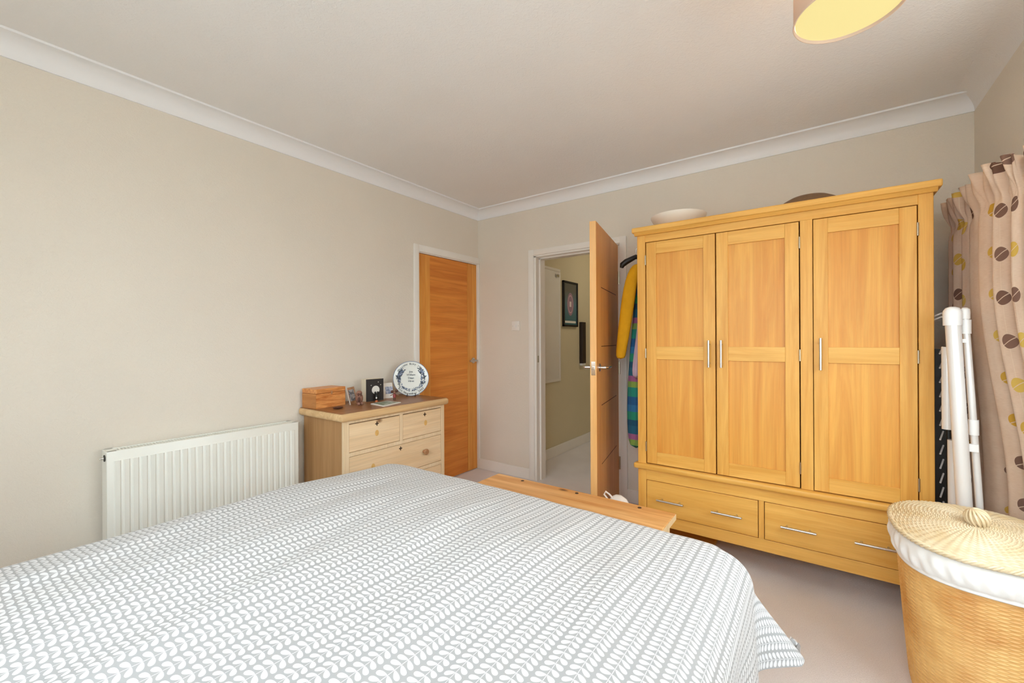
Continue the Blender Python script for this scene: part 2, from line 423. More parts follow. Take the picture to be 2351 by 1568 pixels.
# ------------------------------------------------------------------ setting
XR, YB, HC = 3.356, -4.0, 2.50
struct(MB().box(-.12, 4.1, -4.1, 0, -.1, 0).build('floor', 'carpet'))
struct(MB().box(-.12, XR, -4.1, .12, HC, HC+.1).build('ceiling', 'ceiling'))
b = MB(); b.box(-.12, 0, YB-.1, -.79, -.1, HC).box(-.12, 0, -.79, .0, 1.99, HC).box(-.12, -.07, -.79, 0, -.1, 1.99)
struct(b.build('wall_left', 'wall'))
b = MB(); b.box(-.12, .66, 0, .12, -.1, HC).box(.66, 1.45, 0, .12, 2.0, HC).box(1.45, XR+.12, 0, .12, -.1, HC)
struct(b.build('wall_back', 'wall'))
b = MB(); b.box(-.12, REAR[0], YB-.1, YB, -.1, HC).box(REAR[1], 4.1, YB-.1, YB, -.1, HC).box(REAR[0], REAR[1], YB-.1, YB, -.1, REAR[2]).box(REAR[0], REAR[1], YB-.1, YB, REAR[3], HC)
struct(b.build('wall_front', 'wall'))
b = MB(); b.box(XR, XR+.12, BAY[0][1], 0, -.1, HC).box(XR, XR+.12, YB, BAY[3][1], -.1, HC)
b.box(XR, XR+.12, BAY[3][1], BAY[0][1], 2.26, HC)
struct(b.build('wall_right', 'wall'))
b = MB(); b.prism([(XR, BAY[0][1]), (XR, BAY[3][1]), BAY[2], BAY[1]], 2.26, 2.32); struct(b.build('ceiling_bay', 'ceiling'))
for i, (a, c) in enumerate(zip(BAY[:-1], BAY[1:])):
    a = Vector(a); c = Vector(c); L_ = (c-a).length; d = (c-a).normalized(); ang = math.atan2(d.y, d.x)
    mm = Matrix.Translation((a.x, a.y, 0)) @ Matrix.Rotation(ang, 4, 'Z')
    b = MB(); b.box(-.02, L_+.02, 0, .1, -.1, WZ0, mat=mm).box(-.02, L_+.02, 0, .1, WZ1, 2.3, mat=mm)
    struct(b.build('wall_bay_%d' % (i+1), 'wall'))
    root = thing('window_%d' % (i+1), 'white framed bay window', 'window', (a.x, a.y, WZ0)); del root['label']; del root['category']; root['kind'] = 'structure'
    fr = MB(); t = .05
    fr.box(0, L_, .02, .08, WZ0, WZ0+t, .004, mat=mm).box(0, L_, .02, .08, WZ1-t, WZ1, .004, mat=mm)
    nm = 3 if L_ > 1 else 1
    for k in range(nm+1):
        x = L_*k/nm; fr.box(max(0, x-.03), min(L_, x+.03), .02, .08, WZ0+t, WZ1-t, .004, mat=mm)
    fr.box(0, L_, .03, .07, 1.72, 1.76, mat=mm)
    fr.build('window_frame', 'gloss', root)
    MB().box(.02, L_-.02, .048, .052, WZ0+.03, WZ1-.03, mat=mm).build('pane', 'glass', root)
    MB().box(-.03, L_+.03, -.09, .03, WZ0-.03, WZ0+.004, .006, mat=mm).build('window_sill', 'gloss', root)
root = thing('window_4', 'x', 'window', (1.6, YB, .98)); del root['label']; del root['category']; root['kind'] = 'structure'  # added window, out of view, for more light on the far wall
fr = MB(); xa, xb, za, zb = REAR
for q in ((xa, xb, za, za+.05), (xa, xb, zb-.05, zb), (xa, xa+.05, za, zb), (xb-.05, xb, za, zb), (2.19, 2.25, za, zb)): fr.box(q[0], q[1], YB-.075, YB-.02, q[2], q[3], .003)
fr.build('window_frame', 'gloss', root)
MB().box(xa+.02, xb-.02, YB-.05, YB-.046, za+.02, zb-.02).build('pane', 'glass', root)
MB().box(xa-.03, xb+.03, YB-.02, YB+.09, za-.03, za, .005).build('window_sill', 'gloss', root)
# cove: concave quarter profile, lower edge 2.425, ceiling edge .09 out, small lips
def cove_prof(flip=1):
    p = [(0, 2.418), (.008, 2.418), (.008, 2.428)]
    for k in range(1, 9):
        a = k/9*PI/2; p.append((.008+.08*(1-math.cos(a)), 2.428+.064*math.sin(a)))
    p += [(.092, 2.490), (.097, 2.490), (.097, HC), (0, HC)]
    return p
struct(MB().prism([(x, z) for x, z in cove_prof()], YB, 0, axis='y').build('trim_1', 'cove', smooth=True))
b = MB(); b.prism([(-x, z) for x, z in cove_prof()], 0.0, XR, axis='x'); struct(b.build('trim_2', 'cove', smooth=True))
p = [(XR, 2.42)] + [(XR-.075*(1-math.cos(k/9*PI/2)), 2.42+.078*math.sin(k/9*PI/2)) for k in range(1, 10)] + [(XR-.085, HC), (XR, HC)]
struct(MB().prism(p, YB, 0, axis='y').build('trim_3', 'ceiling', smooth=True))
b = MB(); b.box(.016, .61, -.016, 0, 0, .097, .004).box(1.50, XR, -.016, 0, 0, .097, .004); struct(b.build('baseboard_back', 'gloss'))
b = MB(); b.box(0, .016, YB, -.83, 0, .097, .004); struct(b.build('baseboard_left', 'gloss'))
b = MB(); b.box(XR-.016, XR, BAY[0][1], 0, 0, .097, .004).box(XR-.016, XR, YB, BAY[3][1], 0, .097, .004); struct(b.build('baseboard_right', 'gloss'))
# landing beyond the open doorway
struct(MB().box(-.2, 3.0, .0, 3.2, -.1, 0).build('floor_landing', 'carpet'))
struct(MB().box(-.2, 3.0, .12, 3.2, HC, HC+.1).build('ceiling_landing', 'ceiling'))
struct(MB().box(.28, .40, .12, 3.2, -.1, HC).build('wall_landing_left', 'landing_wall'))
struct(MB().box(.28, 3.0, 3.1, 3.2, -.1, HC).build('wall_landing_far', 'landing_wall'))
struct(MB().box(2.4, 2.5, .12, 3.1, -.1, HC).build('wall_landing_right', 'landing_wall'))
struct(MB().box(.40, .416, .12, 3.1, 0, .11, .004).build('baseboard_landing', 'gloss'))
# bullnose where the landing wall turns
# door frames
b = MB()
b.box(0, .018, -.822, -.772, 0, 2.05, .004).box(0, .018, -.772, 0.0, 1.992, 2.05, .004).box(0, .018, -.018, -.001, 0, 1.992, .003)
b.box(-.07, .004, -.79, -.770, 0, 1.99).box(-.07, .004, -.019, 0, 0, 1.99).box(-.07, .004, -.79, 0, 1.985, 1.992)
struct(b.build('trim_4', 'gloss', smooth=True))
b = MB()
b.box(.60, .654, -.018, 0, 0, 2.05, .003).box(1.450, 1.503, -.018, 0, 0, 2.05, .003).box(.652, 1.452, -.0175, 0, 2.000, 2.0495, .003)
b.box(.640, .676, -.006, .118, 0, 1.992).box(1.432, 1.468, -.006, .118, 0, 1.992).box(.640, 1.468, -.006, .118, 1.985, 2.012)
b.box(.670, .690, .045, .119, 0, 1.980).box(1.418, 1.436, .045, .119, 0, 1.980).box(.670, 1.436, .045, .119, 1.972, 1.990)
struct(b.build('trim_5', 'gloss', smooth=True))
b = MB(); b.box(.672, .6775, .012, .034, 1.05, 1.11, .001); o = b.build('strike_plate', 'brass'); o.parent = bpy.data.objects['trim_5']
b = MB(); b.box(.4005, .413, .20, .905, .80, .83, .003).box(.4005, .413, .20, .905, 1.99, 2.02, .003).box(.4005, .409, .20, .89, .83, 1.99, .002)
b.box(.40, .413, .88, .905, .83, 1.99, .002)
r = struct(b.build('door_3', 'gloss', smooth=True))
b = MB(); b.box(.409, .424, .80, .86, 1.93, 1.96, .003); b.build('lamp_glint', 'chrome', r, True)  # chrome block stands in for the landing lamp's reflection on the cupboard door

# closed door on left wall
d1 = thing('door_1', 'x', 'door', (-.02, -.39, 0.004)); del d1['label']; del d1['category']; d1['kind'] = 'structure'
MB().box(-.045, -.006, -.768, -.632, .006, 1.982, .001).build('stile', 'door_z', d1)
MB().box(-.045, -.006, -.151, -.021, .006, 1.982, .001).build('stile', 'door_z', d1)
MB().box(-.045, -.008, -.6305, -.1525, .006, 1.982, .001).build('door_panel', 'door_y', d1)
h = MB().lathe([(.026, 0), (.026, .006), (.022, .009)], 24, Matrix.Translation((-.006, -.075, 1.055)) @ Matrix.Rotation(PI/2, 4, 'Y')).tube([(0, -.075, 1.055), (.045, -.075, 1.055), (.05, -.082, 1.055), (.05, -.185+.06, 1.055), (.05, -.18, 1.055)], .009, 12).build('door_handle', 'steel', d1, True)
for z in (1.70, .25): MB().tube([(.001, -.771, z), (.001, -.771, z+.09)], .005, 10).box(-.006, .0, -.775, -.765, z, z+.09).build('hinge', 'brass', d1, True)

# open door (pivot at hinge)
hx, hy = 1.436, -.012; dv = Vector((1.59-hx, -.75-hy)).normalized(); ang = math.atan2(dv.y, dv.x)
mm = Matrix.Translation((hx, hy, 0)) @ Matrix.Rotation(ang, 4, 'Z')   # local x along leaf; local +y = towards +X side
d2 = thing('door_2', 'x', 'door', (hx, hy, .008)); del d2['label']; del d2['category']; d2['kind'] = 'structure'
LW = .755
MB().box(.0015, LW, -.040, 0, .008, 1.982, .001, mat=mm).build('door_leaf', 'door_leaf', d2)
MB().box(LW, LW+.006, -.040, 0, .008, 1.982, .001, mat=mm).build('lipping', 'door_edge', d2, label='paler edge strip of the door')
g = MB()
for z in (1.585, 1.205, .825, .445): g.box(.10, .62, -.0005, .0006, z, z+.004, mat=mm)
g.build('groove', 'gap', d2)
hd = MB()
for s in (1, -1):
    y0 = 0 if s > 0 else -.04
    hd.lathe([(.026, 0), (.026, .008), (.02, .011)], 24, mm @ Matrix.Translation((LW-.055, y0, 1.075)) @ Matrix.Rotation(-s*PI/2, 4, 'X'))
    pts = [mm @ Vector(p) for p in ((LW-.055, y0, 1.075), (LW-.055, y0+s*.045, 1.075), (LW-.065, y0+s*.052, 1.075), (LW-.165, y0+s*.052, 1.075))]
    hd.tube(pts, .0095, 12)
hd.build('door_handle', 'chrome', d2, True)
lp = MB().box(LW+.004, LW+.0075, -.033, -.007, 1.03, 1.115, .001, mat=mm).box(LW+.006, LW+.016, -.028, -.012, 1.065, 1.085, .002, mat=mm); lp.build('latch_plate', 'chrome', d2)
for z in (1.68, .98, .24):
    MB().tube([mm @ Vector((-.004, .006, z)), mm @ Vector((-.004, .006, z+.1))], .007, 10).box(-.002, .004, -.034, .002, z, z+.1, mat=mm).build('hinge', 'brass', d2, True)

# landing picture, dark wood strip
pic = thing('framed_picture', 'black framed teal poster hanging on the landing wall', 'picture', (.41, 1.13, 1.655))
b = MB(); y0, y1, z0, z1, t = .96, 1.30, 1.40, 1.91, .02
b.box(.40, .425, y0, y0+t, z0, z1, .002).box(.40, .425, y1-t, y1, z0, z1, .002).box(.40, .425, y0, y1, z0, z0+t, .002).box(.40, .425, y0, y1, z1-t, z1, .002)
b.build('frame', 'black', pic)
o = MB().box(-.004, .004, -.15, .15, -.235, .235).build('print', 'poster', pic); o.location = (0, 0, 0)
o = MB().box(-.005, .0045, -.13, .13, -.215, -.19).build('caption_strip', 'offwhite', pic); o.location = (0, 0, 0)
b = MB(); b.box(.40, .44, 1.375, 1.47, .97, 1.46, .003)
r = tag(b.build('wood_strip', 'pole_dark'), 'dark narrow upright wooden strip on the landing wall', 'wood strip')
MB().box(.402, .436, 1.38, 1.465, .945, .969, .003).build('foot_cap', 'white', r, label='white end cap')

# light switch
sw = thing('light_switch', 'white light switch on the back wall beside the door frame', 'light switch', (.4525, 0, 1.379))
MB().box(.409, .496, -.009, 0, 1.336, 1.423, .003).build('plate', 'gloss', sw, True)
MB().box(.446, .459, -.013, -.008, 1.366, 1.392, .002).build('rocker', 'white', sw)
for x in (.421, .484): MB().lathe([(.003, 0), (.003, .002)], 10, Matrix.Translation((x, -.009, 1.3795)) @ Matrix.Rotation(PI/2, 4, 'X')).build('screw', 'steel', sw)

# ------------------------------------------------------------------ wardrobe
WF = -.60
wr = thing('wardrobe', 'large three door oak wardrobe with two drawers against the back wall', 'wardrobe', (2.45, -.32, 0))
x0, x1 = 1.793, 3.108
for xa, xb in ((x0, 1.843), (3.058, x1)):
    MB().box(xa, xb, WF, WF+.05, 0, 1.905, .003).build('post', 'oak_z', wr)
    MB().box(xa, xa+.05 if xa < 2 else xb, -.09, -.04, 0, 1.905, .003).build('post', 'oak_z', wr)
MB().box(x0+.008, x0+.026, WF+.05, -.09, .13, 1.90).build('side_panel', 'oakpanel', wr); MB().box(x1-.026, x1-.008, WF+.05, -.09, .13, 1.90).build('side_panel', 'oakpanel', wr)
MB().box(x0+.02, x1-.02, -.052, -.042, .13, 1.90).build('back_panel', 'oakpanel', wr)
MB().box(x0+.02, x1-.02, WF+.03, -.06, .14, .158).build('bottom_panel', 'oak_x', wr)
MB().box(x0+.02, x1-.02, WF+.03, -.06, .44, .458).build('shelf', 'oak_x', wr)
MB().box(1.843, 3.058, WF+.002, WF+.03, 1.842, 1.902, .001).build('top_rail', 'oak_x', wr)
MB().box(1.768, 3.133, WF-.028, -.03, 1.902, 1.934, .006).build('top_board', 'oak_x', wr)
MB().prism([(WF-.012, 1.885), (WF-.024, 1.902), (WF, 1.902), (WF, 1.885)], 1.782, 3.119, axis='x').build('moulding', 'oak_x', wr)
MB().box(2.625, 2.676, WF+.002, WF+.03, .495, 1.842, .001).build('centre_post', 'oak_z', wr)
MB().box(1.772, 3.129, WF-.026, WF+.03, .461, .494, .010, 3).build('ledge_moulding', 'oak_x', wr, True)
MB().box(1.843, 3.058, WF+.002, WF+.03, .396, .462, .001).build('middle_rail', 'oak_x', wr)
MB().box(2.438, 2.463, WF+.002, WF+.03, .196, .396, .001).build('drawer_divider', 'oak_z', wr)
MB().box(1.843, 3.058, WF+.002, WF+.03, .132, .196, .002).build('plinth_rail', 'oak_x', wr)
def wdoor(xa, xb, px0, px1, hxh, hinge_x):
    d = bpy.data.objects.new('door', None); COL.objects.link(d); d.parent = wr
    d.location = Vector(((xa+xb)/2, WF, .5)) - wr.location
    ya, yb = WF, WF+.022; z0, z1 = .499, 1.838
    MB().box(xa, px0, ya, yb, z0, z1, .0015).build('stile', 'oak_z', d)
    MB().box(px1, xb, ya, yb, z0, z1, .0015).build('stile', 'oak_z', d)
    for za, zb in ((z0, .570), (1.130, 1.207), (1.766, z1)): MB().box(px0, px1, ya+.0005, yb, za, zb, .0012).build('rail', 'oak_x', d)
    for za, zb in ((.568, 1.132), (1.205, 1.768)): MB().box(px0-.003, px1+.003, ya+.009, yb-.004, za, zb).build('panel', 'oakpanel', d)
    zt, zb = (1.243, 1.093) if hxh < 2.5 else (1.252, 1.096)
    hb = MB().tube([(hxh, ya-.030, zb), (hxh, ya-.030, zt)], .0062, 14)
    for z in (zb+.022, zt-.022): hb.tube([(hxh, ya, z), (hxh, ya-.03, z)], .0045, 10)
    hb.build('handle', 'steel', d, True)
    for z in (1.703, 1.137, .570): MB().tube([(hinge_x, ya-.003, z), (hinge_x, ya-.003, z+.058)], .004, 10).box(hinge_x-.003, hinge_x+.003, ya-.002, ya+.02, z, z+.058).build('hinge', 'brass', d, True)
wdoor(1.849, 2.233, 1.909, 2.172, 2.203, 1.845)
wdoor(2.239, 2.620, 2.298, 2.560, 2.266, 2.6225)
wdoor(2.679, 3.054, 2.737, 2.995, 2.706, 3.0565)
def wdrawer(xa, xb, hs):
    d = MB().box(xa, xb, WF, WF+.022, .199, .393, .002).build('drawer', 'oak_x', wr)
    MB().box(xa+.02, xb-.02, WF+.02, -.12, .205, .36).build('drawer_box', 'oak_x', d)
    for a, b_ in hs:
        hb = MB().tube([(a, WF-.03, .293), (b_, WF-.03, .293)], .006, 14)
        for x in (a+.026, b_-.026): hb.tube([(x, WF, .293), (x, WF-.03, .293)], .0045, 10)
        hb.build('handle', 'steel', d, True)
wdrawer(1.846, 2.435, [(1.913, 2.064), (2.212, 2.362)])
wdrawer(2.466, 3.054, [(2.538, 2.686), (2.832, 2.980)])

# on top of the wardrobe
b = MB().lathe([(.05, 1.936), (.06, 1.936), (.115, 1.965), (.155, 2.008), (.166, 2.028), (.168, 2.034), (.163, 2.033), (.15, 2.008), (.11, 1.972), (.05, 1.946)], 48, Matrix.Translation((1.975, -.35, 0)), cap1=True)
tag(b.build('serving_bowl', 'creamceramic', None, True, angle=60), 'wide cream ceramic bowl standing on top of the wardrobe', 'bowl')
b = MB().lathe([(.20, 1.935), (.205, 1.94), (.19, 1.962), (.15, 1.995), (.11, 2.015), (.06, 2.026), (.01, 2.03)], 48, Matrix.Translation((2.66, -.33, 0)), sx=.86)
tag(b.build('upturned_bowl', 'brownbowl', None, True, angle=60), 'low brown rounded bowl lying upside down on top of the wardrobe', 'bowl')
# board under wardrobe
tag(MB().box(1.88, 2.19, -.50, -.28, .001, .024, .002).build('loose_board', 'oak_x'), 'small tan wooden board lying on carpet under the wardrobe', 'board')

# ------------------------------------------------------------------ clothes between door and wardrobe
hg = thing('clothes_hanger', 'black clothes hanger sticking out left of the wardrobe', 'hanger', (1.69, -.33, 1.74))
cpts = [(1.600, -.360, 1.745), (1.605, -.358, 1.765), (1.63, -.350, 1.785), (1.69, -.33, 1.815), (1.75, -.29, 1.80), (1.765, -.20, 1.785), (1.750, -.14, 1.77)]
MB().tube(cpts, [.012, .019, .020, .016, .013, .012, .012], 12).build('shoulder_bar', 'black', hg, True)
MB().tube([(1.69, -.33, 1.81), (1.69, -.33, 1.86), (1.705, -.33, 1.885), (1.725, -.33, 1.895), (1.745, -.33, 1.885), (1.75, -.33, 1.865)], .003, 8).build('hook', 'steel', hg, True)
def cloth(secs, mat, name, label, cat, fold=.08, k=6, grp=None):
    b = MB().loft(secs, 40, fold, k); o = b.build(name, mat, None, True, angle=70)
    ss = o.modifiers.new('sub', 'SUBSURF'); ss.levels = ss.render_levels = 1
    return tag(o, label, cat, grp)
cloth([(1.705, -.335, 1.765, .020, .018), (1.690, -.345, 1.74, .032, .026), (1.668, -.355, 1.66, .042, .030), (1.650, -.36, 1.54, .046, .032), (1.632, -.365, 1.40, .045, .030), (1.612, -.37, 1.26, .040, .028), (1.599, -.375, 1.16, .034, .026), (1.596, -.376, 1.115, .032, .025)], 'yellow', 'yellow_jacket', 'yellow jacket sleeve hanging between open door and wardrobe', 'jacket', .05, 3)
cloth([(1.740, -.27, 1.76, .02, .02), (1.728, -.275, 1.70, .042, .04), (1.718, -.28, 1.5, .055, .045), (1.700, -.285, 1.2, .062, .048), (1.675, -.29, .95, .058, .045), (1.665, -.29, .75, .054, .042), (1.665, -.29, .60, .052, .04), (1.672, -.29, .495, .046, .036)], 'tartan', 'checked_dressing_gown', 'blue green and pink checked garment hanging beside the wardrobe', 'garment', .07, 5)
cloth([(1.748, -.14, 1.752, .02, .02), (1.744, -.14, 1.6, .03, .05), (1.740, -.14, 1.1, .034, .055), (1.735, -.14, .60, .034, .05)], 'darkcloth', 'dark_coat', 'black coat hanging behind the checked garment', 'coat', .07, 5)
cloth([(1.752, -.33, 1.77, .012, .012), (1.748, -.37, 1.65, .013, .018), (1.742, -.385, 1.42, .014, .02), (1.732, -.39, 1.25, .020, .028), (1.718, -.395, 1.10, .026, .03), (1.712, -.395, .985, .030, .03)], 'lilac', 'lilac_shirt', 'pale lilac shirt hanging next to the wardrobe side', 'shirt', .08, 5)

# ------------------------------------------------------------------ radiator
rd = thing('radiator', 'white ribbed panel radiator fixed to the left wall', 'radiator', (.06, -2.27, .16))
ya, yb, zt, zb = -2.700, -1.838, .757, .16
b = MB().box(.106, .116, ya, yb, zb, zt, .003)
n = 26; pitch = (yb-ya-.04)/n
for i in range(n):
    y = ya+.02+pitch*(i+.5)
    b.prism([(.116, y-.0125), (.1205, y-.0085), (.1205, y+.0085), (.116, y+.0125)], zb+.05, zt-.045, axis='z')
b.build('front_panel', 'radiator', rd, True, angle=25)
MB().box(.035, .045, ya+.01, yb-.01, zb, zt-.01, .003).build('rear_panel', 'radiator', rd)
for yy, s in ((ya, 1), (yb, -1)):
    e = MB().box(.03, .106, yy, yy+s*.004, zb, zt, .001).build('end_cap', 'radiator', rd)
gr = MB(); gr.box(.03, .038, ya+.004, yb-.004, zt-.012, zt).box(.098, .106, ya+.004, yb-.004, zt-.012, zt)
gr.box(.03, .106, ya+.004, ya+.035, zt-.012, zt).box(.03, .106, yb-.035, yb-.004, zt-.012, zt)
k = 66
for i in range(k):
    y = ya+.035+(yb-ya-.07)*(i+.5)/k; gr.box(.038, .098, y-.0032, y+.0032, zt-.010, zt-.002)
gr.build('top_grille', 'radiator', rd)
MB().box(.045, .106, ya+.006, yb-.006, zb+.02, zt-.10).build('convector', 'rad_dark', rd)
MB().lathe([(.015, 0), (.015, .003)], 20, Matrix.Translation((.080, ya, .725)) @ Matrix.Rotation(PI/2, 4, 'X')).build('vent_hole', 'black', rd)
MB().lathe([(.006, 0), (.006, .012), (.003, .012), (.003, .018)], 12, Matrix.Translation((.080, ya, .725)) @ Matrix.Rotation(PI/2, 4, 'X')).build('bleed_valve', 'chrome', rd, True)
for yy in (ya+.03, yb-.03): MB().tube([(.078, yy, .16), (.078, yy, .0)], .0075, 10).build('pipe', 'radiator', rd, True)
for yy in (ya+.15, yb-.15): MB().box(0, .036, yy-.015, yy+.015, .3, .68).build('bracket', 'radiator', rd)

# ------------------------------------------------------------------ chest of drawers
ch = thing('chest_of_drawers', 'stripped pine chest of drawers against the left wall by the closed door', 'chest of drawers', (.24, -1.34, 0))
cy0, cy1, cf = -1.752, -.936, .46
for yy, s in ((cy0, 1), (cy1, -1)):
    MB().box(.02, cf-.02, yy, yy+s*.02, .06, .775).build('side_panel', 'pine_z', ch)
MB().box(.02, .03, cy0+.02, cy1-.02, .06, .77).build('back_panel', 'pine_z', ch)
MB().box(.003, .485, -1.782, -.908, .779, .825, .016, 4).build('top_board', 'pine_edge', ch, True, label='thick pine top board with rounded worn edges')
MB().box(.006, .468, -1.772, -.918, .8252, .8262).build('top_surface', 'pine_top', ch, label='darker brown polished top surface')
fs = MB()
fs.box(cf-.02, cf, cy0, cy0+.035, .06, .779, .001).box(cf-.02, cf, cy1-.030, cy1, .06, .779, .001)
for za, zb_ in ((.762, .779), (.566, .589), (.350, .373), (.135, .160), (.06, .075)): fs.box(cf-.02, cf-.0004, cy0+.035, cy1-.03, za, zb_, .0008)
fs.box(cf-.02, cf-.0004, -1.342, -1.319, .589, .762, .0008)
fs.build('front_frame', 'pine_frame', ch)
for yy in (cy0+.04, cy1-.04):
    for xx in (.06, cf-.04): MB().lathe([(.022, 0), (.03, .03), (.024, .06)], 20, Matrix.Translation((xx, yy, 0))).build('foot', 'pine_frame', ch, True)
def star(b, y, z, x, r=.0145):
    pts = []
    for i in range(16):
        a = 2*PI*i/16; rr = r*(1 if i % 4 == 0 else (.72 if i % 4 in (1, 3) else .34)); pts.append((y+rr*math.cos(a), z+rr*math.sin(a)))
    return b.prism(pts, x, x+.0012, axis='x')
def drawer(y0, y1, z0, z1, key, knobs, scars):
    d = MB().box(cf-.025, cf-.003, y0, y1, z0, z1, .0015).build('drawer', 'pine', ch)
    MB().box(.04, cf-.03, y0+.01, y1-.01, z0+.005, z1-.02).build('drawer_box', 'pine_z', d)
    for y, z in key: star(MB(), y, z, cf-.0032).build('keyhole', 'keyhole', d)
    for y, z in knobs:
        MB().lathe([(.011, 0), (.009, .010), (.012, .016), (.020, .022), (.021, .030), (.017, .036), (.006, .038)], 28, Matrix.Translation((cf-.003, y, z)) @ Matrix.Rotation(PI/2, 4, 'Y')).build('knob', 'knobwood', d, True)
    for y, z in scars: MB().lathe([(.014, 0), (.012, .0009)], 20, Matrix.Translation((cf-.003, y, z)) @ Matrix.Diagonal((1, 1, 1.35, 1)) @ Matrix.Rotation(PI/2, 4, 'Y')).build('knob_scar', 'scar', d)
drawer(-1.715, -1.345, .592, .756, [(-1.521, .732)], [], [(-1.521, .674)])
drawer(-1.316, -.969, .592, .756, [(-1.123, .732)], [], [(-1.115, .672)])
drawer(-1.715, -.969, .376, .563, [(-1.337, .538)], [(-1.135, .475)], [(-1.55, .47)])
drawer(-1.715, -.969, .163, .347, [(-1.337, .325)], [(-1.135, .26), (-1.55, .26)], [])
drawer(-1.715, -.969, .078, .132, [], [], [])

CT = .8264
# wooden box
bx = thing('wooden_box', 'small hinged pine box at the left end of the chest of drawers', 'box', (.09, -1.64, CT))
mb = Matrix.Translation((.165, -1.752, CT)) @ Matrix.Rotation(math.radians(6), 4, 'Z')
MB().box(-.140, -.0006, .0, .218, 0, .092, .0015, mat=mb).build('box_body', 'boxwood', bx)
MB().box(-.140, .0, -.0006, .2186, .0935, .122, .003, mat=mb).build('lid', 'boxwood', bx)
MB().box(-.138, 0, -.0012, -.0002, .001, .091, mat=mb).build('box_side', 'boxside', bx)
MB().box(0, .003, .105, .117, .082, .104, .001, mat=mb).build('clasp', 'knobwood', bx)
# small frame beside the box
def leaning(name, label, cat, base, yaw, lean, w, h, t, framemat, inner=None, innermat=None, group=None):
    """base = front-bottom centre; yaw = direction it faces; lean back angle; returns matrix: local x width, y depth(back), z up"""
    root = thing(name, label, cat, base, group)
    mm = Matrix.Translation(base) @ Matrix.Rotation(yaw+PI/2, 4, 'Z') @ Matrix.Rotation(-lean, 4, 'X')
    MB().box(-w/2, w/2, 0, t, .0, h, .001, mat=mm).build('backing', framemat, root)
    if inner:
        a, b_, c, d = inner
        MB().box(a, b_, -.0008, .0, c, d, mat=mm).build('print', innermat, root)
    return root, mm
R_ = math.radians
r, mm_ = leaning('photo_frame', 'small leaning photo frame next to the pine box', 'photo frame', (.163, -1.484, CT), R_(28), R_(14), .100, .115, .006, 'knobwood', (-.036, .034, .022, .098), 'photo_a')
MB().box(-.050, -.046, -.001, .006, 0, .115, mat=mm_).build('pale_edge', 'offwhite', r)
MB().box(-.01, .01, .004, .008, .0, .075, mat=mm_ @ Matrix.Translation((0, .0, .01)) @ Matrix.Translation((0, 0, .07)) @ Matrix.Rotation(R_(24), 4, 'X') @ Matrix.Translation((0, 0, -.07))).build('prop', 'black', r)
# dome-backed clay figure
fg = thing('clay_figurine', 'rounded brown clay figurine standing between photo frame and black card', 'figurine', (.235, -1.495, CT))
MB().ell((.235, -1.495, CT+.045), (.026, .024, .036)).ell((.235, -1.495, CT+.078), (.019, .019, .018)).build('body', 'clay', fg, True)
MB().ell((.252, -1.512, CT+.011), (.014, .010, .011)).ell((.25, -1.488, CT+.011), (.014, .010, .011)).build('feet', 'clay', fg, True)
MB().ell((.256, -1.515, CT+.072), (.006, .004, .011)).ell((.262, -1.500, CT+.070), (.005, .004, .011)).build('eyes', 'claydark', fg, True)
MB().ell((.258, -1.512, CT+.040), (.007, .010, .016)).build('wing', 'claydark', fg, True)
# black card block with moon
bk_yaw = R_(-8)
bc = thing('picture_block', 'black picture block with pale moon on the chest of drawers', 'picture block', (.155, -1.335, CT))
mm_ = Matrix.Translation((.165, -1.322, CT)) @ Matrix.Rotation(bk_yaw+PI/2, 4, 'Z')
MB().box(-.066, .066, 0, .065, 0, .155, .001, mat=mm_).build('block', 'ivory', bc)
MB().box(-.0655, .0665, -.002, 0, 0.001, .155, mat=mm_).build('black_front', 'cardblack', bc)
MB().lathe([(.029, 0), (.029, .001)], 40, mm_ @ Matrix.Translation((.006, -.002, .078)) @ Matrix.Rotation(PI/2, 4, 'X')).build('moon', 'offwhite', bc)
for x, z in ((-.028, .112), (.044, .112), (.026, .132)): MB().lathe([(.003, 0), (.003, .001)], 12, mm_ @ Matrix.Translation((x, -.002, z)) @ Matrix.Rotation(PI/2, 4, 'X')).build('star', 'offwhite', bc)
# little black and white bird in front of it
pg = thing('bird_figurine', 'tiny black and white figurine in front of the black picture block', 'figurine', (.19, -1.34, CT))
c = Vector((.195, -1.330, CT))
MB().ell(c+V(0, 0, .030), (.012, .012, .026)).ell(c+V(-.004, -.006, .060), (.007, .007, .010)).ell(c+V(.006, .007, .061), (.007, .007, .010)).build('body', 'black', pg, True)
MB().ell(c+V(.010, -.008, .026), (.005, .005, .008)).build('belly', 'offwhite', pg, True)
MB().lathe([(.010, 0), (.009, .006), (.004, .010)], 16, Matrix.Translation(c+V(.006, -.004, 0))).build('base', 'orange', pg, True)
# white photo frame
r, mm_ = leaning('white_photo_frame', 'white mount photo frame between the black block and the plate', 'photo frame', (.125, -1.180, CT), R_(-12), R_(8), .088, .112, .004, 'offwhite', (-.014, .044, .032, .084), 'photo_b')
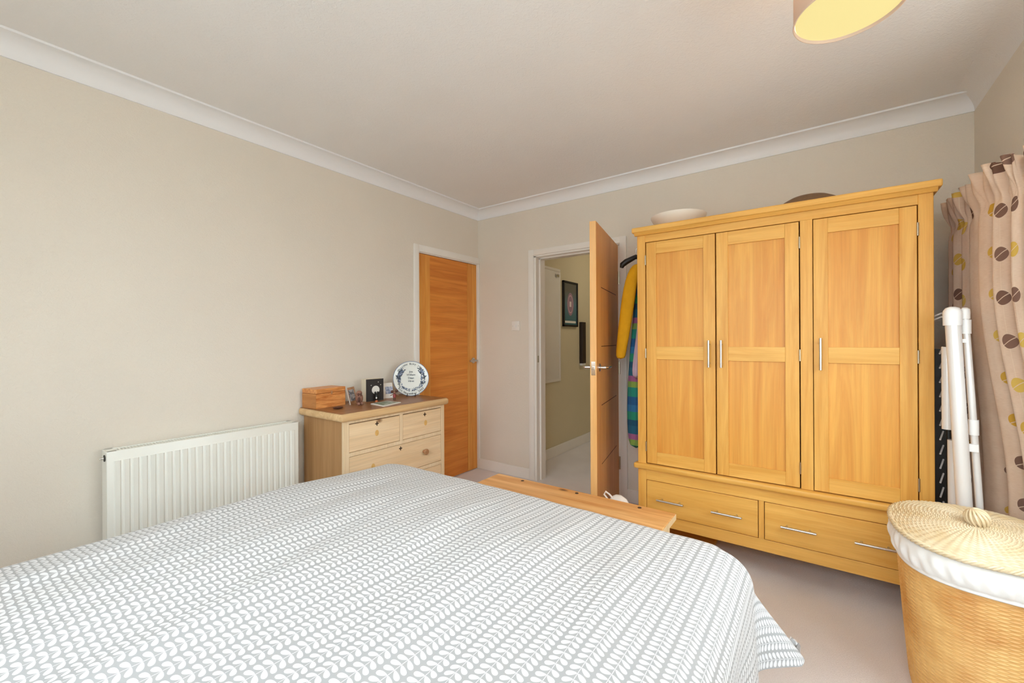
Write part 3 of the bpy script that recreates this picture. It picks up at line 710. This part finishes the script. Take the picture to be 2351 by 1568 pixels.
# mouse figure
ms = thing('mouse_figurine', 'tiny brown round eared figurine in red in front of the plate', 'figurine', (.235, -1.215, CT))
c = Vector((.245, -1.215, CT))
MB().tube([c+V(0, 0, .018), c+V(0, 0, .030), c+V(0, 0, .045)], [.010, .012, .008], 14).build('body', 'red', ms, True)
MB().ell(c+V(0, 0, .055), (.011, .011, .011)).build('head', 'clay', ms, True)
for s in (-1, 1): MB().ell(c+V(s*.010, s*.012, .066 if s > 0 else .060), (.010, .010, .011)).build('ear', 'claydark', ms, True)
for s in (-1, 1):
    MB().tube([c+V(s*.003, s*.004, .02), c+V(s*.004, s*.005, .004), c+V(s*.004+.006, s*.005-.003, .003)], .0035, 8).build('leg', 'claydark', ms, True)
    MB().tube([c+V(s*.006, s*.007, .042), c+V(s*.014, s*.016, .036), c+V(s*.018, s*.022, .034)], .003, 8).build('arm', 'clay', ms, True)
# flat tile
tl = thing('glass_tile', 'flat pale edged picture tile lying near the chest front', 'tile', (.345, -1.365, CT))
b = MB(); b.prism([(.275, -1.435), (.435, -1.452), (.392, -1.278), (.262, -1.290)], CT, CT+.005); b.build('tile_body', 'offwhite', tl)
b = MB(); b.prism([(.288, -1.422), (.410, -1.436), (.380, -1.292), (.275, -1.302)], CT+.005, CT+.0058); b.build('print', 'photo_c', tl)
# small dark dish
b = MB().lathe([(.016, CT), (.030, CT+.004), (.033, CT+.009), (.028, CT+.007), (.010, CT+.003)], 28, Matrix.Translation((.255, -1.66, 0)), sx=.8)
tag(b.build('trinket_dish', 'claydark', None, True, angle=60), 'tiny dark brown dish in front of the pine box', 'dish')

# plate on stand
pl = thing('commemorative_plate', 'round white plate with blue wreath and writing propped on the chest', 'plate', (.235, -1.055, CT))
face = R_(-38); lean = R_(13); PR = .131
pm = Matrix.Translation((.210, -1.030, CT+.008)) @ Matrix.Rotation(face+PI/2, 4, 'Z') @ Matrix.Rotation(-lean, 4, 'X') @ Matrix.Translation((0, 0, PR))
fm = pm @ Matrix.Rotation(PI/2, 4, 'X')          # local z -> towards viewer, x right, y up
MB().lathe([(.001, -.010), (.07, -.010), (.085, -.006), (PR, .006), (PR, .009), (.090, -.001), (.080, -.004), (.001, -.004)], 64, fm).build('plate_body', 'glaze', pl, True, angle=50)
MB().tube([fm @ V(PR*math.cos(2*PI*k/48), PR*math.sin(2*PI*k/48), .0085) for k in range(48)], .0022, 6, closed=True).build('rim_line', 'inkblue', pl, True)
def rimz(r): return -.001+(r-.090)/(PR-.090)*.010+.0004 if r > .09 else -.0035
b = MB(); b2 = MB()
rnd = random.Random(3)
for k in range(300):
    a = R_(-90) + (rnd.random()*2-1)*R_(142)
    w = (abs(math.degrees(a)+90)/142)
    rr = .082 + rnd.uniform(-.004, .024)
    L_ = rnd.uniform(.010, .019)*(0.8+.5*math.exp(-((w-.75)/.25)**2))
    tang = a + PI/2*(1 if math.cos(a) > 0 else -1) + rnd.uniform(-.7, .7)
    base = V(rr*math.cos(a), rr*math.sin(a), 0)
    if (base + V(math.cos(tang), math.sin(tang), 0)*L_).length > .120: continue
    if math.degrees(a) < -45 and math.degrees(a) > -135 and rr > .098: continue
    pts = []
    for t_, wd_ in ((0, 0), (.3, .22), (.6, .24), (1, 0), (.6, -.24), (.3, -.22)):
        q = base + V(math.cos(tang), math.sin(tang), 0)*(L_*t_) + V(-math.sin(tang), math.cos(tang), 0)*(L_*wd_*.8)
        pts.append(fm @ V(q.x, q.y, rimz(q.length)+.0006+k*.00001))
    tgt = b if (rnd.random() < .3+.5*w) else b2
    f = tgt.bm.faces.new([tgt.bm.verts.new(p) for p in pts])
    r_ = bmesh.ops.extrude_face_region(tgt.bm, geom=[f])
    bmesh.ops.translate(tgt.bm, verts=[v for v in r_['geom'] if isinstance(v, bmesh.types.BMVert)], vec=(fm.to_3x3() @ V(0, 0, .0006)))
b.build('wreath_leaves', 'ink', pl); b2.build('pale_wreath_leaves', 'inkblue', pl)
def text_mesh(body, size, mat_world, name, matn, parent):
    cu = bpy.data.curves.new('t', 'FONT'); cu.body = body; cu.size = size; cu.align_x = 'CENTER'; cu.extrude = .0004; cu.resolution_u = 3
    to = bpy.data.objects.new('t', cu); COL.objects.link(to)
    dg = bpy.context.evaluated_depsgraph_get(); me = bpy.data.meshes.new_from_object(to.evaluated_get(dg))
    bpy.data.objects.remove(to); bm = bmesh.new(); bm.from_mesh(me); bmesh.ops.transform(bm, matrix=mat_world, verts=bm.verts)
    bpy.data.meshes.remove(me); x = MB(); x.bm.free(); x.bm = bm; return x.build(name, matn, parent)
def join_text(items, name, matn, parent):
    big = bmesh.new()
    for body, size, mw in items:
        cu = bpy.data.curves.new('t', 'FONT'); cu.body = body; cu.size = size; cu.align_x = 'CENTER'; cu.extrude = .0003; cu.resolution_u = 3; cu.offset = size*.012
        to = bpy.data.objects.new('t', cu); COL.objects.link(to)
        dg = bpy.context.evaluated_depsgraph_get(); me = bpy.data.meshes.new_from_object(to.evaluated_get(dg))
        me.transform(mw); big.from_mesh(me); bpy.data.objects.remove(to); bpy.data.meshes.remove(me)
    x = MB(); x.bm.free(); x.bm = big; return x.build(name, matn, parent)
items = []
for i, t_ in enumerate(('Joe', 'William', 'Dean', 'Hirst')):
    items.append((t_, .021, fm @ Matrix.Translation((0, .046-.024*i, -.0030))))
def arc(txt, rad, a0, a1, size, inward):
    n = len(txt)
    for i, chx in enumerate(txt):
        a = R_(a0+(a1-a0)*i/(n-1))
        rot = a-PI/2 if inward else a+PI/2
        if chx != ' ': items.append((chx, size, fm @ Matrix.Translation((rad*math.cos(a), rad*math.sin(a), rimz(rad)+.0030)) @ Matrix.Rotation(rot, 4, 'Z')))
arc('Welcome Baby Joe', .106, 146, 46, .019, True)
arc('6th November 2002', .122, -140, -42, .020, False)
join_text(items[:4], 'name_lettering', 'ink', pl)
k_ = 4+len('Welcome Baby Joe'.replace(' ', ''))
join_text(items[4:k_], 'upper_lettering', 'ink', pl)
join_text(items[k_:], 'lower_lettering', 'ink', pl)
sd = MB()
for s in (-1, 1):
    sd.tube([fm @ V(s*.03, -PR+.016, .018), fm @ V(s*.03, -PR-.001, .015), fm @ V(s*.03, -PR-.001, -.03), fm @ V(s*.03, -.02, -.030)], .0022, 8)
    e = fm @ V(s*.03, -PR+.03, -.075); e.z = CT+.002; sd.tube([fm @ V(s*.03, -.05, -.030), e], .0022, 8)
sd.build('stand', 'black', pl, True)

# ------------------------------------------------------------------ trunk, bag
tk = thing('blanket_chest', 'low wooden blanket chest at the foot of the bed', 'chest', (1.72, -1.46, 0))
MB().box(1.238, 2.198, -1.604, -1.290, .474, .502, .003).build('lid', 'trunk', tk)
MB().box(1.262, 2.178, -1.596, -1.310, .05, .474, .002).build('chest_body', 'trunk_end', tk)
MB().box(1.250, 2.190, -1.600, -1.300, .0, .07, .004).build('plinth', 'trunk_end', tk)
MB().box(2.1985, 2.200, -1.602, -1.292, .476, .500).build('end_edge', 'trunk_end', tk)
for x in (1.42, 1.74, 2.05): MB().lathe([(.009, .502), (.008, .5035)], 16, Matrix.Translation((x, -1.318, 0))).build('peg', 'keyhole', tk)
bg = thing('cloth_bag', 'small off white bag with a loop handle behind the trunk', 'bag', (1.77, -.86, 0))
b = MB().loft([(1.775, -.86, 0.002, .055, .045), (1.775, -.86, .05, .075, .06), (1.775, -.86, .20, .08, .06), (1.77, -.86, .30, .072, .05), (1.77, -.86, .345, .045, .03), (1.77, -.86, .360, .02, .014)], 32, .04, 5)
b.build('bag_body', 'bagcloth', bg, True, angle=80)
MB().tube([(1.745, -.875, .33), (1.715, -.885, .335), (1.695, -.89, .36), (1.705, -.89, .378), (1.725, -.885, .365), (1.74, -.875, .345)], .005, 10).build('handle', 'bagcloth', bg, True)

# ------------------------------------------------------------------ bed and duvet
bd = thing('bed', 'double bed under the leaf print duvet', 'bed', (1.67, -2.75, 0))
MB().box(.93, 2.41, -3.73, -1.80, .30, .53, .05, 4).build('mattress', 'mattress', bd, True)
MB().box(.94, 2.40, -3.76, -1.79, .17, .30, .01).build('bed_base', 'oak_x', bd)
for x in (.99, 2.35):
    for y in (-3.70, -1.85): MB().lathe([(.022, 0), (.03, .17)], 20, Matrix.Translation((x, y, 0))).build('leg', 'oak_z', bd, True)
MB().box(.90, 2.44, -3.82, -3.775, .0, 1.0, .01).build('headboard', 'oak_x', bd)

def duvet():
    XL, XRt, YF = .875, 2.42, -1.748
    ox_l, ox_r, oy = .36, .40, .40
    yh = -3.70; Nx, Ny = 190, 190
    P_, UV = [], []
    for j in range(Ny+1):
        row, ur = [], []
        Y = yh + (YF+oy-yh)*j/Ny
        for i in range(Nx+1):
            Xc = XL-ox_l + (XRt+ox_r-XL+ox_l)*i/Nx
            dx = Xc-XRt if Xc > XRt else (Xc-XL if Xc < XL else 0)
            dy = Y-YF if Y > YF else 0
            d = math.hypot(dx, dy); bx_ = min(max(Xc, XL), XRt); by_ = min(Y, YF)
            if d > 1e-9: nx, ny = dx/d, dy/d
            else: nx = ny = 0
            r = .115
            corner = abs(2*nx*ny)**1.5                    # 1 on the diagonal
            right = 1 if nx > 0 else 0
            dl = min(d, .40+.07*corner*right)*(1-.12*corner)
            if dl < r*PI/2: o_ = r*math.sin(dl/r); dn = r*(1-math.cos(dl/r))
            else:
                e = dl-r*PI/2; fl = .06+.50*corner*right+.1*corner
                o_ = r+fl*e; dn = r+e*math.sqrt(max(0, 1-fl*fl*.8))
                # hanging folds
                s_ = Xc if abs(ny) > abs(nx) else Y
                o_ += .010*math.sin(s_*17+1.3)*min(1, e/.12)*(1-corner)
            # base height with gentle puff
            tx = (bx_-XL)/(XRt-XL); ty = min(1, (YF-by_)/.5)
            puff = .030*math.sin(PI*min(1, max(0, tx)))**.7*min(1, ty*1.0+.25)
            z0 = .603 + puff + .025*(1-tx)*min(1, ty)
            w = .0075*math.sin(Xc*19+1.7*math.sin(Y*1.9)+.6)+.006*math.sin(Xc*31+Y*3.1+2*math.sin(Y*2.7))+.006*math.sin(Y*6.1+Xc*4.2)
            w *= .6
            w += .0015*math.sin(Xc*53+Y*9+1.5*math.sin(Y*5))+.005*math.exp(-((Xc-1.05-.12*math.sin(Y*1.3))/.07)**2)
            ed = min(1, max(0, (YF-Y)/.25)); z = z0 + w*(.25+.75*ed)*(1-.8*min(1, d/.1)) - dn
            row.append((bx_+nx*o_*(1+.15*corner), by_+ny*o_*(1-.35*corner), z)); ur.append((Xc, Y))
        P_.append(row); UV.append(ur)
    b = MB().grid(P_, UV)
    o = b.build('duvet', 'leafprint', None, True, angle=180)
    if o.data.polygons[len(o.data.polygons)//2].normal.z < 0: o.data.flip_normals()
    s_ = o.modifiers.new('thick', 'SOLIDIFY'); s_.thickness = .03; s_.offset = -1; s_.use_rim = True
    bv = o.modifiers.new('bev', 'BEVEL'); bv.width = .012; bv.segments = 3; bv.limit_method = 'ANGLE'; bv.angle_limit = R_(60)
    return tag(o, 'grey duvet printed with rows of white leaves spread over the bed', 'duvet')
duvet()

# ------------------------------------------------------------------ curtain
def curtain():
    top = [(3.205, -.30), (3.212, -.42), (3.214, -.55), (3.218, -.75), (3.232, -.88), (3.275, -.96), (3.36, -1.04), (3.46, -1.12), (3.56, -1.20), (3.62, -1.25)]
    bot = [(3.205, -.26), (3.225, -.38), (3.248, -.52), (3.300, -.72), (3.335, -.82), (3.40, -.90), (3.45, -.98), (3.50, -1.06), (3.56, -1.14), (3.62, -1.22)]
    def samp(pts, t):
        s = t*(len(pts)-1); i = min(int(s), len(pts)-2); f = s-i
        p0, p1, p2, p3 = pts[max(i-1, 0)], pts[i], pts[i+1], pts[min(i+2, len(pts)-1)]
        return tuple(.5*((2*p1[k])+(-p0[k]+p2[k])*f+(2*p0[k]-5*p1[k]+4*p2[k]-p3[k])*f*f+(-p0[k]+3*p1[k]-3*p2[k]+p3[k])*f**3) for k in (0, 1))
    N, Mz = 330, 80; P_, UV = [], []; ZT, ZB = 1.89, .10
    nf = 13
    for j in range(Mz+1):
        tz = j/Mz; z = ZT - (ZT-ZB)*tz**1.0; row = []; ur = []
        k = min(1, max(0, (1.5-z)/.9)); k = k*k*(3-2*k)
        for i in range(N+1):
            t = i/N; a = samp(top, t); c = samp(bot, t); x = a[0]*(1-k)+c[0]*k; y = a[1]*(1-k)+c[1]*k; x += .028
            a2 = samp(top, min(1, t+.01)); a1 = samp(top, max(0, t-.01)); tx, ty = a2[0]-a1[0], a2[1]-a1[1]; l = math.hypot(tx, ty); nx, ny = ty/l, -tx/l
            if nx > 0: nx, ny = -nx, -ny
            ph = 2*PI*nf*(t+.012*math.sin(9*t+1)) + .35*math.sin(z*2.1+t*14)
            head = max(0, (z-(ZT-.10))/.10)
            pinch = math.exp(-((z-(ZT-.115))/.035)**2)
            amp = .030*(1-.55*pinch) + .012*math.sin(t*23)*.6
            wv = math.sin(ph) + .25*math.sin(2*ph+1)
            off = amp*wv + .028*head*(.6+.4*math.sin(ph*1.0+2)) + (.009*math.sin(ph*3.0+1.5*math.sin(t*31)) + .005*math.sin(ph*5.3+z*30))*max(0, min(1, (z-(ZT-.15))/.05))
            zz = z + head*.010*math.sin(ph*1.0+.4)
            row.append((x+nx*off, y+ny*off, zz)); ur.append((t*2.6, z))
        P_.append(row); UV.append(ur)
    b = MB().grid(P_, UV); o = b.build('curtain', 'curtain', None, True, angle=180)
    s_ = o.modifiers.new('thick', 'SOLIDIFY'); s_.thickness = .0018
    tag(o, 'long beige curtain with brown and gold leaf spots right of the wardrobe', 'curtain')
    rb = MB(); pts = [(samp(top, t/24)[0]+.085, samp(top, t/24)[1]+.01, 1.862) for t in range(25)]
    r = rb.tube(pts, .008, 8).build('curtain_rail', 'gloss', None, True); tag(r, 'white curtain rail behind the curtain heading', 'curtain rail')
    for y in (-.35, -.60, -.85):
        MB().box(3.295, XR, y-.008, y+.008, 1.854, 1.870).build('bracket', 'gloss', r)
curtain()

# ------------------------------------------------------------------ clothes airer beside the wardrobe
ar = thing('clothes_airer', 'folded white tubular clothes airer leaning beside the wardrobe', 'clothes airer', (3.17, -.72, 0))
def airtube(name, pts, r, mat='alu', label=None): return MB().tube(pts, r, 20).build(name, mat, ar, True, label=label)
t0, t1 = V(3.135, -.755, 1.345), V(3.186, -.775, .0)
airtube('main_tube', [t0, t1], .0235)
MB().lathe([(.0275, -.045), (.0285, 0), (.027, .014), (.020, .025), (.008, .030)], 24, Matrix.Translation(t0)).build('end_cap', 'white', ar, True)
s0, s1 = V(3.174, -.735, 1.355), V(3.238, -.745, .0)
airtube('thin_tube', [s0, s1], .0115)
MB().lathe([(.0155, -.03), (.016, 0), (.014, .010), (.006, .016)], 20, Matrix.Translation(s0)).build('end_cap', 'white', ar, True)
for f, h_ in ((.045, .028), (.34, .03)):
    c = s0.lerp(s1, f); MB().tube([c+V(0, 0, h_), c-V(0, 0, h_)], .0155, 16).build('joint', 'white', ar, True)
MB().box(3.135, 3.176, -.75, -.735, 1.23, 1.245).build('bridge', 'white', ar)
MB().box(3.160, 3.205, -.76, -.745, .80, .83).build('bridge', 'white', ar)
airtube('side_tube', [(3.138, -.655, 1.212), (3.137, -.66, .866)], .0185)
airtube('side_tube', [(3.162, -.66, 1.212), (3.164, -.665, .866)], .0125)
airtube('side_tube', [(3.155, -.655, .822), (3.156, -.66, .06)], .019)
wr_ = [V(3.116, -.55, 1.347), V(3.135, -.57, 1.358), V(3.15, -.63, 1.352), V(3.143, -.72, 1.345)]
MB().tube(wr_, .0035, 8).build('hook_wire', 'white', ar, True)
MB().tube([q-V(0, 0, .016) for q in wr_], .0035, 8).build('hook_wire', 'white', ar, True)
MB().box(3.124, 3.160, -.50, -.485, .05, 1.20).build('gap_shade_board', 'black', ar)  # black board stands in for the shade between wardrobe and wall
for k in range(17):
    z = 1.185-.063*k
    MB().tube([(3.130, -.565, z-.004), (3.150, -.505, z+.024)], .0034, 8).build('rung', 'white' if False else 'alu', ar, True)
MB().tube([(3.150, -.60, 1.21), (3.153, -.60, .02)], .008, 10).build('rung_rail', 'black', ar, True)

# ------------------------------------------------------------------ laundry basket
lb = thing('laundry_basket', 'oval wicker laundry basket with white liner and lid beside the curtain', 'laundry basket', (3.12, -1.12, 0))
BC = (3.125, -1.115); AX, AY = .200, .262
def sup(a, ex=2.45):
    c, s_ = math.cos(a), math.sin(a); r = (abs(c)**ex+abs(s_)**ex)**(-1/ex); return r*c, r*s_
def wick(prof, stakes, per, rows, amp, twist=.0, sub=6):
    """prof(t)-> (scale,z); woven surface rows"""
    P_ = []; nr = rows*4
    for j in range(nr+1):
        t = j/nr; sc, z = prof(t); ring = []; row = j/4; ri = int(row)
        hump = abs(math.sin(PI*(row % 1.0)))
        for i in range(stakes*sub):
            a = 2*PI*i/(stakes*sub); ux, uy = sup(a)
            ph = math.cos(stakes/2*a + PI*(ri % 2))
            ph = math.copysign(abs(ph)**.6, ph); d = amp*(.50*hump**.8 + .50*ph*hump**.6)
            l = math.hypot(ux*AX, uy*AY); k = 1+d/l
            ring.append((BC[0]+ux*AX*sc*k, BC[1]+uy*AY*sc*k, z))
        P_.append(ring)
    return P_
def bodyprof(t):
    z = .535*(1-t)+.012; s_ = .80+.19*(1-t)**.9
    if t > .93: s_ -= .03*((t-.93)/.07)**2
    return s_, z
g = wick(bodyprof, 52, 4, 92, .0052)
b = MB().grid(g, None, closed_u=True); b.build('woven_body', 'wicker', lb, True, angle=180)
b = MB().prism([(BC[0]+sup(2*PI*i/60)[0]*AX*.78, BC[1]+sup(2*PI*i/60)[1]*AY*.78) for i in range(60)], .001, .02); b.build('base', 'wicker', lb)
# border braid where the body ends
rp_ = MB()
for s_ in range(2):
    pts = []
    for i in range(200):
        a = 2*PI*i/200; ux, uy = sup(a); ph = 30*a+PI*s_
        pts.append((BC[0]+ux*(AX*1.0+.004*math.cos(ph)), BC[1]+uy*(AY*1.0+.004*math.cos(ph)), .566+.004*math.sin(ph)))
    rp_.tube(pts, .005, 6, closed=True)
rp_.build('rim_braid', 'wicker', lb, True)
# liner folded over the rim
P_ = []
for j in range(27):
    t = j/26; row = []
    for i in range(240):
        a = 2*PI*i/240; ux, uy = sup(a)
        z = .582-.088*t + .004*math.sin(3*a+1)*t
        bul = .014*math.sin(PI*min(1, t*1.15))**.6 + .006
        wr2 = .0028*math.sin(23*a+3*t+2*math.sin(5*a))*t*(1-t)*3.5 + .0022*math.sin(41*a-5*t)*math.sin(PI*t)
        sc = 1.0
        row.append((BC[0]+ux*(AX*sc+bul+wr2), BC[1]+uy*(AY*sc+bul+wr2), z))
    P_.append(row)
P_.append([(BC[0]+(x-BC[0])*.965, BC[1]+(y-BC[1])*.965, z+.004) for x, y, z in P_[-1]])
b = MB().grid(P_, None, closed_u=True); o = b.build('liner', 'liner', lb, True, angle=180)
# lid
lid = bpy.data.objects.new('lid', None); COL.objects.link(lid); lid.parent = lb; lid.location = Vector((BC[0], BC[1], .6))-lb.location
P_ = []; rows = 38; sub = 4; stakes = 56
for j in range(rows*4+1):
    t = j/(rows*4); row = j/4; ri = int(row); hump = abs(math.sin(PI*(row % 1.0))); ring = []
    sc = (1-t)*1.055+.02
    z = .598+.026*(1-(sc/1.075)**2.2)
    for i in range(stakes*sub):
        a = 2*PI*i/(stakes*sub); ux, uy = sup(a, 2.45-.4*t)
        d = .0020*hump**.8*(1+1.0*math.cos(stakes/2*a+PI*(ri % 2)))+.0012*math.cos(stakes*a)
        ring.append((BC[0]+ux*AX*sc, BC[1]+uy*AY*sc, z+d))
    P_.append(ring)
b = MB().grid(P_, None, closed_u=True); b.build('woven_top', 'wicker_lid_lit', lid, True, angle=180)
b = MB().prism([(BC[0]+sup(2*PI*i/80)[0]*AX*1.05, BC[1]+sup(2*PI*i/80)[1]*AY*1.05) for i in range(80)], .588, .597); b.build('underside', 'wicker_lid_lit', lid)
rp_ = MB()
for s_ in range(3):
    pts = []
    for i in range(260):
        a = 2*PI*i/260; ux, uy = sup(a); ph = 34*a+2*PI*s_/3
        pts.append((BC[0]+ux*(AX*1.075+.005*math.cos(ph)), BC[1]+uy*(AY*1.07+.005*math.cos(ph)), .594+.0045*math.sin(ph)))
    rp_.tube(pts, .0042, 6, closed=True)
rp_.build('edge_braid', 'wicker_lid_lit', lid, True)
# knob: woven ball
kc = V(BC[0], BC[1], .646)
kb = MB().ell(kc, (.027, .033, .027), n=32)
for k in range(7):
    a0 = PI*k/7; ax_ = V(math.cos(a0), math.sin(a0), 0)
    pts = []
    for i in range(40):
        t = 2*PI*i/40; q = ax_*math.cos(t)+V(-math.sin(a0)*.35, math.cos(a0)*.35, 1).normalized()*math.sin(t)
        pts.append(kc+V(q.x*.029, q.y*.035, q.z*.029))
    kb.tube(pts, .0042, 6, closed=True)
kb.build('knob', 'wicker_lid_lit', lid, True, angle=180)

# ------------------------------------------------------------------ ceiling lamp
LC = (2.772, -1.602); LR = .134; LZ = 2.20
lp = thing('ceiling_lamp', 'drum shade ceiling lamp glowing yellow from below', 'ceiling lamp', (LC[0], LC[1], HC))
lm = Matrix.Translation((LC[0], LC[1], 0))
MB().lathe([(LR, LZ), (LR, LZ+.20)], 64, lm, False, False).build('shade', 'shade_out', lp, True).modifiers.new('t', 'SOLIDIFY').thickness = .003
MB().tube([(LC[0]+LR*math.cos(2*PI*k/64), LC[1]+LR*math.sin(2*PI*k/64), LZ) for k in range(64)], .0022, 6, closed=True).build('shade_rim', 'shade_out', lp, True)
MB().lathe([(LR-.004, LZ+.006), (LR-.004, LZ+.008)], 64, lm).build('diffuser', 'diffuser', lp, True)
MB().lathe([(.045, HC-.03), (.05, HC-.004), (.05, HC)], 32, lm).build('ceiling_rose', 'white', lp, True)
MB().tube([(LC[0], LC[1], HC-.03), (LC[0], LC[1], LZ+.17)], .004, 8).build('flex', 'white', lp)
sp_ = MB().tube([(LC[0], LC[1], LZ+.12), (LC[0], LC[1], LZ+.18)], .018, 12)
for k in range(3):
    a = 2*PI*k/3; sp_.tube([(LC[0], LC[1], LZ+.17), (LC[0]+LR*math.cos(a), LC[1]+LR*math.sin(a), LZ+.195)], .002, 6)
sp_.build('lamp_holder', 'white', lp, True)
pl_ = bpy.data.lights.new('lamp_light', 'POINT'); pl_.energy = 32; pl_.color = (1, .82, .5); pl_.shadow_soft_size = .04
po = bpy.data.objects.new('lamp_light', pl_); COL.objects.link(po); po.location = (LC[0], LC[1], LZ+.10)
# landing lamp (out of view) that lights the landing
ll = thing('landing_lamp', 'small round ceiling lamp on the landing', 'ceiling lamp', (1.3, 1.5, HC))
MB().lathe([(.13, HC), (.13, HC-.03), (.10, HC-.07), (.01, HC-.09)], 32, Matrix.Translation((1.3, 1.5, 0))).build('lamp_globe', 'bulb', ll, True)
MB().lathe([(.14, HC-.012), (.14, HC)], 32, Matrix.Translation((1.3, 1.5, 0))).build('lamp_base', 'white', ll, True)
